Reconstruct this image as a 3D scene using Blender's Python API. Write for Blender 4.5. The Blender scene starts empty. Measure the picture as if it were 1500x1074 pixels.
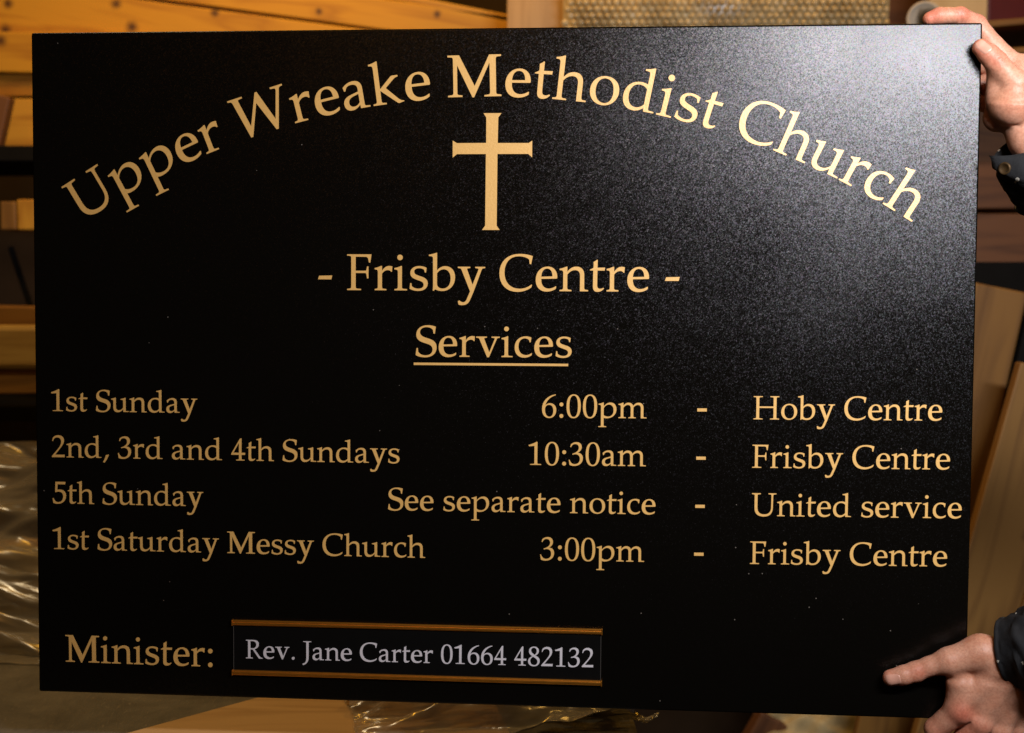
import bpy, bmesh, math, random
import numpy as np
from mathutils import Vector, Matrix, Euler, noise
from mathutils.geometry import tessellate_polygon
random.seed(7)
SC = bpy.context.scene
COL = SC.collection

# ---------------------------------------------------------------- camera
cam_d = bpy.data.cameras.new("camera")
cam = bpy.data.objects.new("camera", cam_d); COL.objects.link(cam)
cam.location = (0, 0, 1.45)
cam.rotation_euler = (math.radians(86), 0, 0)
cam_d.sensor_width = 36; cam_d.lens = 43.2
cam_d.clip_start = 0.05; cam_d.clip_end = 60
cam_d.dof.use_dof = True; cam_d.dof.focus_distance = 1.235; cam_d.dof.aperture_fstop = 5.0
SC.camera = cam
# ---------------------------------------------------------------- dim warm room light
world = bpy.data.worlds.new("World"); SC.world = world; world.use_nodes = True
bg = world.node_tree.nodes["Background"]
bg.inputs[0].default_value = (1.0, 0.62, 0.33, 1); bg.inputs[1].default_value = 0.018
SC.view_settings.view_transform = 'Standard'; SC.view_settings.look = 'None'
SC.view_settings.exposure = 0; SC.view_settings.gamma = 1

def area_lamp(name, loc, target, size, power, color, size_y=None, spread=180):
    d = bpy.data.lights.new(name, 'AREA'); d.energy = power; d.color = color
    d.shape = 'RECTANGLE'; d.size = size; d.size_y = size_y or size; d.spread = math.radians(spread)
    o = bpy.data.objects.new(name, d); COL.objects.link(o); o.location = loc
    o.rotation_euler = (Vector(target) - Vector(loc)).to_track_quat('-Z', 'Y').to_euler()
    return o
# daylight-coloured work lamp above and right of the photographer
KEY_LOC = (0.60, 0.28, 1.90)
key = area_lamp("work_lamp", KEY_LOC, (0.45, 1.25, 1.62), 0.60, 9.4, (0.97, 0.955, 1.0), 0.09, spread=120)
key.rotation_euler.rotate_axis('Z', math.radians(-9))
# tungsten lamps over the timber rack and over the bench
area_lamp("rack_lamp", (-0.45, 1.95, 2.75), (-0.45, 2.6, 1.9), 0.25, 9, (1.0, 0.45, 0.03), 0.25)
area_lamp("bench_lamp", (-0.75, 1.50, 2.75), (-0.7, 1.7, 0.95), 0.22, 7.5, (1.0, 0.76, 0.44))
area_lamp("store_lamp", (0.75, 1.9, 2.7), (0.75, 2.4, 1.4), 0.25, 4.0, (1.0, 0.52, 0.10))
area_lamp("front_warm_fill", (-0.5, -0.6, 2.9), (-0.2, 1.2, 1.2), 0.35, 3.6, (1.0, 0.42, 0.08))  # added warm fill, turns the lower-left lettering bronze; high so the panel doesn't mirror it

# ---------------------------------------------------------------- materials
def new_mat(name):
    m = bpy.data.materials.new(name); m.use_nodes = True
    nt = m.node_tree; b = nt.nodes["Principled BSDF"]
    return m, nt, b
def N(nt, typ, **kw):
    n = nt.nodes.new(typ)
    for k, v in kw.items():
        if k.startswith('_'): setattr(n, k[1:], v)
        else: n.inputs[k].default_value = v
    return n
def L(nt, a, b): nt.links.new(a, b)
def coords(nt, scale=(1, 1, 1), kind='Object', rot=(0, 0, 0), rand=False):
    tc = N(nt, 'ShaderNodeTexCoord'); mp = N(nt, 'ShaderNodeMapping')
    mp.inputs['Scale'].default_value = scale; mp.inputs['Rotation'].default_value = rot
    L(nt, tc.outputs[kind], mp.inputs['Vector'])
    if rand:
        oi = N(nt, 'ShaderNodeObjectInfo'); mu = N(nt, 'ShaderNodeMath', _operation='MULTIPLY'); mu.inputs[1].default_value = 37.0
        L(nt, oi.outputs['Random'], mu.inputs[0]); cb = N(nt, 'ShaderNodeCombineXYZ')
        L(nt, mu.outputs[0], cb.inputs[0]); L(nt, mu.outputs[0], cb.inputs[1]); L(nt, cb.outputs[0], mp.inputs['Location'])
    return mp.outputs[0]
def ramp(nt, stops, fac=None):
    r = N(nt, 'ShaderNodeValToRGB'); e = r.color_ramp.elements
    while len(e) < len(stops): e.new(0.5)
    for q, (p, c) in zip(e, stops):
        q.position = p; q.color = (*c, 1) if len(c) == 3 else c
    if fac is not None: L(nt, fac, r.inputs[0])
    return r
def mixc(nt, fac, a, b, mode='MIX'):
    m = N(nt, 'ShaderNodeMix'); m.data_type = 'RGBA'; m.blend_type = mode
    for s, v in ((m.inputs['Factor'], fac), (m.inputs[6], a), (m.inputs[7], b)):
        if hasattr(v, 'is_linked'): L(nt, v, s)
        elif isinstance(v, (int, float)): s.default_value = v
        else: s.default_value = (*v, 1)
    return m.outputs[2]

def mat_panel():
    m, nt, b = new_mat("black_textured_powder_coat")
    v = coords(nt)
    # every grain of the powder coat leans its own way
    vo = N(nt, 'ShaderNodeTexVoronoi', Scale=1400.0, Randomness=1.0); L(nt, v, vo.inputs['Vector'])
    vo2 = N(nt, 'ShaderNodeTexVoronoi', Scale=800.0, Randomness=1.0); L(nt, v, vo2.inputs['Vector'])
    ad = N(nt, 'ShaderNodeVectorMath', _operation='ADD'); L(nt, vo.outputs['Color'], ad.inputs[0]); L(nt, vo2.outputs['Color'], ad.inputs[1])
    sb = N(nt, 'ShaderNodeVectorMath', _operation='SUBTRACT'); L(nt, ad.outputs[0], sb.inputs[0]); sb.inputs[1].default_value = (1, 1, 1)
    sc = N(nt, 'ShaderNodeVectorMath', _operation='SCALE'); sc.inputs['Scale'].default_value = 0.055; L(nt, sb.outputs[0], sc.inputs[0])
    ge = N(nt, 'ShaderNodeNewGeometry'); a2 = N(nt, 'ShaderNodeVectorMath', _operation='ADD')
    L(nt, ge.outputs['Normal'], a2.inputs[0]); L(nt, sc.outputs[0], a2.inputs[1])
    no = N(nt, 'ShaderNodeVectorMath', _operation='NORMALIZE'); L(nt, a2.outputs[0], no.inputs[0]); pass
    # faint handling smears change the gloss a little
    n2 = N(nt, 'ShaderNodeTexNoise', Scale=5.0, Detail=4.0, Roughness=0.55); L(nt, v, n2.inputs['Vector'])
    mr = N(nt, 'ShaderNodeMapRange'); mr.inputs[1].default_value = .3; mr.inputs[2].default_value = .7; mr.inputs[3].default_value = .295; mr.inputs[4].default_value = .375
    L(nt, n2.outputs[0], mr.inputs[0]); pass
    # sparse dust specks
    vd = N(nt, 'ShaderNodeTexVoronoi', Scale=150.0); L(nt, v, vd.inputs['Vector'])
    sp = N(nt, 'ShaderNodeSeparateColor'); L(nt, vd.outputs['Color'], sp.inputs[0])
    g1 = N(nt, 'ShaderNodeMath', _operation='GREATER_THAN'); g1.inputs[1].default_value = .982; L(nt, sp.outputs[0], g1.inputs[0])
    g2 = N(nt, 'ShaderNodeMath', _operation='LESS_THAN'); g2.inputs[1].default_value = .09; L(nt, vd.outputs['Distance'], g2.inputs[0])
    g3 = N(nt, 'ShaderNodeMath', _operation='MULTIPLY'); L(nt, g1.outputs[0], g3.inputs[0]); L(nt, g2.outputs[0], g3.inputs[1])
    # matt black pigment under a satin skin: a tight lobe from the flat coat, a faint wide one from the grain's flanks
    nt.nodes.remove(b); out = nt.nodes["Material Output"]
    df = N(nt, 'ShaderNodeBsdfDiffuse'); L(nt, mixc(nt, g3.outputs[0], (.003, .0026, .002), (.16, .14, .12)), df.inputs['Color'])
    tint = mixc(nt, .30, (1, 1, 1), vo.outputs['Color'])
    g_a = N(nt, 'ShaderNodeBsdfGlossy', _distribution='BECKMANN'); L(nt, tint, g_a.inputs['Color']); L(nt, mr.outputs[0], g_a.inputs['Roughness']); L(nt, no.outputs[0], g_a.inputs['Normal'])
    g_b = N(nt, 'ShaderNodeBsdfGlossy', _distribution='BECKMANN', Roughness=.38); L(nt, tint, g_b.inputs['Color'])
    sc2 = N(nt, 'ShaderNodeVectorMath', _operation='SCALE'); sc2.inputs['Scale'].default_value = .20; L(nt, sb.outputs[0], sc2.inputs[0])
    a3 = N(nt, 'ShaderNodeVectorMath', _operation='ADD'); L(nt, ge.outputs['Normal'], a3.inputs[0]); L(nt, sc2.outputs[0], a3.inputs[1])
    no2 = N(nt, 'ShaderNodeVectorMath', _operation='NORMALIZE'); L(nt, a3.outputs[0], no2.inputs[0]); L(nt, no2.outputs[0], g_b.inputs['Normal'])
    m1 = N(nt, 'ShaderNodeMixShader', Fac=.009); L(nt, df.outputs[0], m1.inputs[1]); L(nt, g_b.outputs[0], m1.inputs[2])
    m2 = N(nt, 'ShaderNodeMixShader', Fac=.023); L(nt, m1.outputs[0], m2.inputs[1]); L(nt, g_a.outputs[0], m2.inputs[2])
    L(nt, m2.outputs[0], out.inputs[0])
    return m
def mat_plain(name, col, rough=.5, metal=0.0, spec=.5, var=0.0, scale=60, bump=0.0):
    m, nt, b = new_mat(name); b.inputs['Roughness'].default_value = rough
    b.inputs['Metallic'].default_value = metal; b.inputs['Specular IOR Level'].default_value = spec
    v = coords(nt); n = N(nt, 'ShaderNodeTexNoise', Scale=float(scale), Detail=5.0, Roughness=.6); L(nt, v, n.inputs['Vector'])
    lo = tuple(c * (1 - var) for c in col); hi = tuple(min(1, c * (1 + var)) for c in col)
    r = ramp(nt, [(.3, lo), (.7, hi)], n.outputs[0]); L(nt, r.outputs[0], b.inputs['Base Color'])
    if bump:
        bp = N(nt, 'ShaderNodeBump', Strength=bump, Distance=.001); L(nt, n.outputs[0], bp.inputs['Height']); L(nt, bp.outputs[0], b.inputs['Normal'])
    return m
def mat_pine(name, light, dark, knot=(.06, .018, .004), knots=True, rough=.6, at=()):
    m, nt, b = new_mat(name); b.inputs['Roughness'].default_value = rough
    v = coords(nt, (1.1, 9, 9), rand=True)
    n = N(nt, 'ShaderNodeTexNoise', Scale=1.6, Detail=3.0, Distortion=.6); L(nt, v, n.inputs['Vector'])
    v2 = coords(nt, (4, 120, 120), rand=True)
    n2 = N(nt, 'ShaderNodeTexNoise', Scale=1.0, Detail=3.0); L(nt, v2, n2.inputs['Vector'])
    wv = N(nt, 'ShaderNodeMath', _operation='MULTIPLY_ADD'); L(nt, n.outputs[0], wv.inputs[0]); wv.inputs[1].default_value = 9.0; wv.inputs[2].default_value = 0
    sn = N(nt, 'ShaderNodeMath', _operation='PINGPONG'); L(nt, wv.outputs[0], sn.inputs[0]); sn.inputs[1].default_value = 1.0
    mx = N(nt, 'ShaderNodeMath', _operation='MULTIPLY_ADD'); L(nt, n2.outputs[0], mx.inputs[0]); mx.inputs[1].default_value = .6; L(nt, sn.outputs[0], mx.inputs[2])
    r = ramp(nt, [(.1, dark), (1.2, light)], mx.outputs[0]); col = r.outputs[0]
    if knots:
        vk = coords(nt, (4.2, .01, 10), rand=True); vo = N(nt, 'ShaderNodeTexVoronoi', Scale=1.0, Randomness=.9); L(nt, vk, vo.inputs['Vector'])
        rk = ramp(nt, [(.07, (1, 1, 1)), (.14, (0, 0, 0))], vo.outputs['Distance'])
        col = mixc(nt, rk.outputs[0], col, knot)
    if at:      # knots where this plank really has them (its own length, its own height)
        raw = coords(nt, (1, 0, 1)); nz = N(nt, 'ShaderNodeTexNoise', Scale=60.0, Detail=2.0); L(nt, raw, nz.inputs['Vector'])
        for kx, kz, kr in at:
            d = N(nt, 'ShaderNodeVectorMath', _operation='DISTANCE'); L(nt, raw, d.inputs[0]); d.inputs[1].default_value = (kx, 0, kz)
            q = N(nt, 'ShaderNodeMath', _operation='DIVIDE'); L(nt, d.outputs['Value'], q.inputs[0]); q.inputs[1].default_value = kr
            q2 = N(nt, 'ShaderNodeMath', _operation='MULTIPLY_ADD'); L(nt, nz.outputs[0], q2.inputs[0]); q2.inputs[1].default_value = .8; L(nt, q.outputs[0], q2.inputs[2])
            rk = ramp(nt, [(.35, (.95, .95, .95)), (.62, (.55, .55, .55)), (1.0, (0, 0, 0))], None)
            sc_ = N(nt, 'ShaderNodeMath', _operation='MULTIPLY'); L(nt, q2.outputs[0], sc_.inputs[0]); sc_.inputs[1].default_value = .5; L(nt, sc_.outputs[0], rk.inputs[0])
            col = mixc(nt, rk.outputs[0], col, knot)
    L(nt, col, b.inputs['Base Color'])
    bp = N(nt, 'ShaderNodeBump', Strength=.25, Distance=.001); L(nt, n2.outputs[0], bp.inputs['Height']); L(nt, bp.outputs[0], b.inputs['Normal'])
    return m
def mat_skin():
    m, nt, b = new_mat("skin")
    v = coords(nt)
    n = N(nt, 'ShaderNodeTexNoise', Scale=70.0, Detail=4.0, Roughness=.6); L(nt, v, n.inputs['Vector'])
    at = N(nt, 'ShaderNodeAttribute'); at.attribute_name = 'flush'
    base = ramp(nt, [(.3, (.57, .27, .16)), (.7, (.68, .38, .25))], n.outputs[0])
    red = mixc(nt, at.outputs['Fac'], base.outputs[0], (.64, .15, .09))
    n3 = N(nt, 'ShaderNodeTexNoise', Scale=450.0, Detail=2.0); L(nt, v, n3.inputs['Vector'])
    r3 = ramp(nt, [(.35, (.86, .80, .78)), (.6, (1, 1, 1))], n3.outputs[0])
    L(nt, mixc(nt, 1.0, red, r3.outputs[0], 'MULTIPLY'), b.inputs['Base Color'])
    b.inputs['Roughness'].default_value = .46; b.inputs['Specular IOR Level'].default_value = .45
    b.inputs['Subsurface Weight'].default_value = .12; b.inputs['Subsurface Radius'].default_value = (1, .35, .2); b.inputs['Subsurface Scale'].default_value = .004
    vo = N(nt, 'ShaderNodeTexVoronoi', Scale=900.0); vo.feature = 'DISTANCE_TO_EDGE'; L(nt, v, vo.inputs['Vector'])
    wr = N(nt, 'ShaderNodeTexNoise', Scale=260.0, Detail=3.0, Distortion=1.5); L(nt, v, wr.inputs['Vector'])
    ad = N(nt, 'ShaderNodeMath', _operation='MULTIPLY_ADD'); L(nt, vo.outputs['Distance'], ad.inputs[0]); ad.inputs[1].default_value = .5; L(nt, wr.outputs[0], ad.inputs[2])
    bp = N(nt, 'ShaderNodeBump', Strength=.32, Distance=.0008); L(nt, ad.outputs[0], bp.inputs['Height']); L(nt, bp.outputs[0], b.inputs['Normal'])
    return m
def mat_cloth():
    m, nt, b = new_mat("dark_work_jacket_cloth")
    v = coords(nt)
    n = N(nt, 'ShaderNodeTexNoise', Scale=38.0, Detail=6.0, Roughness=.65); L(nt, v, n.inputs['Vector'])
    base = ramp(nt, [(.3, (.006, .0065, .0075)), (.7, (.021, .022, .024))], n.outputs[0])
    vo = N(nt, 'ShaderNodeTexVoronoi', Scale=120.0); L(nt, v, vo.inputs['Vector'])
    sp = N(nt, 'ShaderNodeSeparateColor'); L(nt, vo.outputs['Color'], sp.inputs[0])
    g1 = N(nt, 'ShaderNodeMath', _operation='GREATER_THAN'); g1.inputs[1].default_value = .80; L(nt, sp.outputs[0], g1.inputs[0])
    g2 = N(nt, 'ShaderNodeMath', _operation='LESS_THAN'); g2.inputs[1].default_value = .24; L(nt, vo.outputs['Distance'], g2.inputs[0])
    g3 = N(nt, 'ShaderNodeMath', _operation='MULTIPLY'); L(nt, g1.outputs[0], g3.inputs[0]); L(nt, g2.outputs[0], g3.inputs[1])
    L(nt, mixc(nt, g3.outputs[0], base.outputs[0], (.42, .40, .34)), b.inputs['Base Color'])
    b.inputs['Roughness'].default_value = .85; b.inputs['Specular IOR Level'].default_value = .25
    n2 = N(nt, 'ShaderNodeTexNoise', Scale=900.0, Detail=1.0); L(nt, v, n2.inputs['Vector'])
    bp = N(nt, 'ShaderNodeBump', Strength=.5, Distance=.0006); L(nt, n2.outputs[0], bp.inputs['Height']); L(nt, bp.outputs[0], b.inputs['Normal'])
    return m
def mat_film(name, tint, clear, rough=.12):
    m = bpy.data.materials.new(name); m.use_nodes = True; nt = m.node_tree
    nt.nodes.remove(nt.nodes["Principled BSDF"]); out = nt.nodes["Material Output"]
    tr = N(nt, 'ShaderNodeBsdfTransparent'); tr.inputs[0].default_value = (*[min(1, t * 1.0 + .0) for t in tint], 1)
    gl = N(nt, 'ShaderNodeBsdfGlossy'); gl.inputs['Roughness'].default_value = rough; gl.inputs[0].default_value = (1, 1, 1, 1)
    df = N(nt, 'ShaderNodeBsdfTranslucent'); df.inputs[0].default_value = (.66, .60, .48, 1)
    d2 = N(nt, 'ShaderNodeBsdfDiffuse'); d2.inputs[0].default_value = (.66, .60, .48, 1)
    v = coords(nt); n = N(nt, 'ShaderNodeTexNoise', Scale=5.0, Detail=1.0, Distortion=.6); L(nt, v, n.inputs['Vector'])
    bp = N(nt, 'ShaderNodeBump', Strength=.35, Distance=.004); L(nt, n.outputs[0], bp.inputs['Height'])
    for s in (gl, df, d2): L(nt, bp.outputs[0], s.inputs['Normal'])
    md = N(nt, 'ShaderNodeMixShader', Fac=.5); L(nt, df.outputs[0], md.inputs[1]); L(nt, d2.outputs[0], md.inputs[2])
    mh = N(nt, 'ShaderNodeMixShader', Fac=1 - clear); L(nt, tr.outputs[0], mh.inputs[1]); L(nt, md.outputs[0], mh.inputs[2])
    fr = N(nt, 'ShaderNodeFresnel', IOR=1.9); L(nt, bp.outputs[0], fr.inputs['Normal'])
    mg = N(nt, 'ShaderNodeMixShader'); L(nt, fr.outputs[0], mg.inputs[0]); L(nt, mh.outputs[0], mg.inputs[1]); L(nt, gl.outputs[0], mg.inputs[2])
    L(nt, mg.outputs[0], out.inputs[0]); return m

M_PANEL = mat_panel()
M_GOLD = mat_plain("gold_vinyl", (.88, .52, .15), .42, .05, 1.0, .06, 420, .2)
M_WHITE = mat_plain("grey_white_engraving", (.74, .72, .76), .55, 0, .4, .04, 300)
M_BRASS = mat_plain("brass_rail", (.80, .33, .04), .30, .85, .5, .10, 40)
M_PLATE = mat_plain("black_plate", (.004, .004, .004), .30, 0, .4, .1, 50)
M_SKIN = mat_skin()
M_NAIL = mat_plain("fingernail", (.68, .35, .25), .32, 0, .5, .05, 120)
M_CLOTH = mat_cloth()
M_BUTTON = mat_plain("old_brass_button", (.07, .04, .014), .55, .6, .5, .3, 300, .3)
M_PINE = mat_pine("pine", (.60, .31, .030), (.38, .16, .010))
M_PINE_DULL = mat_pine("weathered_pine", (.26, .125, .022), (.15, .065, .010), knots=False)
M_PINE_RED = mat_pine("red_brown_timber", (.16, .065, .022), (.08, .03, .01), knots=False)
M_PLY = mat_pine("plywood", (.50, .32, .14), (.38, .23, .09), knots=False)
M_STEEL = mat_plain("dark_painted_steel", (.003, .0028, .0025), .85, .0, .2, .3, 30)
M_FILM = mat_film("clear_wrapping_film", (.95, .92, .84), .58, .24)
M_WALL = mat_plain("dark_timber_wall", (.045, .03, .018), .85, 0, .3, .3, 4)
M_FLOOR = mat_plain("workshop_floor", (.05, .042, .034), .9, 0, .3, .35, 6)
M_CARD = mat_plain("grey_cardboard", (.50, .43, .33), .8, 0, .3, .08, 60)
M_CARD_IN = mat_plain("cardboard_bore", (.20, .15, .10), .9, 0, .3, .1, 60)
M_RED = mat_plain("dark_red_paint", (.09, .002, .001), .5, 0, .5, .1, 20)
M_SACK = mat_plain("pale_crumpled_sack", (.46, .37, .19), .75, 0, .3, .35, 22, .6)

# ---------------------------------------------------------------- object helpers
def tag(o, label=None, cat=None, group=None, kind=None):
    if label: o['label'] = label
    if cat: o['category'] = cat
    if group: o['group'] = group
    if kind: o['kind'] = kind
    return o
def empty(name, loc=(0, 0, 0), rot=(0, 0, 0)):
    o = bpy.data.objects.new(name, None); COL.objects.link(o); o.location = loc; o.rotation_euler = rot
    o.empty_display_size = .05; return o
def link(name, me, mat, parent=None, smooth=False):
    if mat is not None and not me.materials: me.materials.append(mat)
    if smooth:
        for p in me.polygons: p.use_smooth = True
    o = bpy.data.objects.new(name, me); COL.objects.link(o)
    if parent: o.parent = parent
    return o
def mesh_from(name, verts, faces, mat=None, parent=None, smooth=False):
    me = bpy.data.meshes.new(name); me.from_pydata([tuple(v) for v in verts], [], [tuple(f) for f in faces]); me.update()
    return link(name, me, mat, parent, smooth)
def bm_obj(name, bm, mat, parent=None, smooth=False):
    bmesh.ops.recalc_face_normals(bm, faces=bm.faces)
    me = bpy.data.meshes.new(name); bm.to_mesh(me); bm.free(); return link(name, me, mat, parent, smooth)
def bm_box(bm, c, s, rot=(0, 0, 0), bevel=0.0, seg=2):
    mt = Matrix.Translation(c) @ Euler(rot).to_matrix().to_4x4() @ Matrix.Diagonal((*s, 1))
    r = bmesh.ops.create_cube(bm, size=1, matrix=mt)
    if bevel:
        es = list({e for v in r['verts'] for e in v.link_edges})
        bmesh.ops.bevel(bm, geom=es, offset=bevel, segments=seg, affect='EDGES', profile=.5)
def box(name, c, s, mat, rot=(0, 0, 0), bevel=.0015, parent=None, seg=2):
    """box object whose origin is its centre, so grain follows its own length"""
    bm = bmesh.new(); bm_box(bm, (0, 0, 0), s, bevel=bevel, seg=seg)
    o = bm_obj(name, bm, mat, parent); o.location = c; o.rotation_euler = rot; return o

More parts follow.
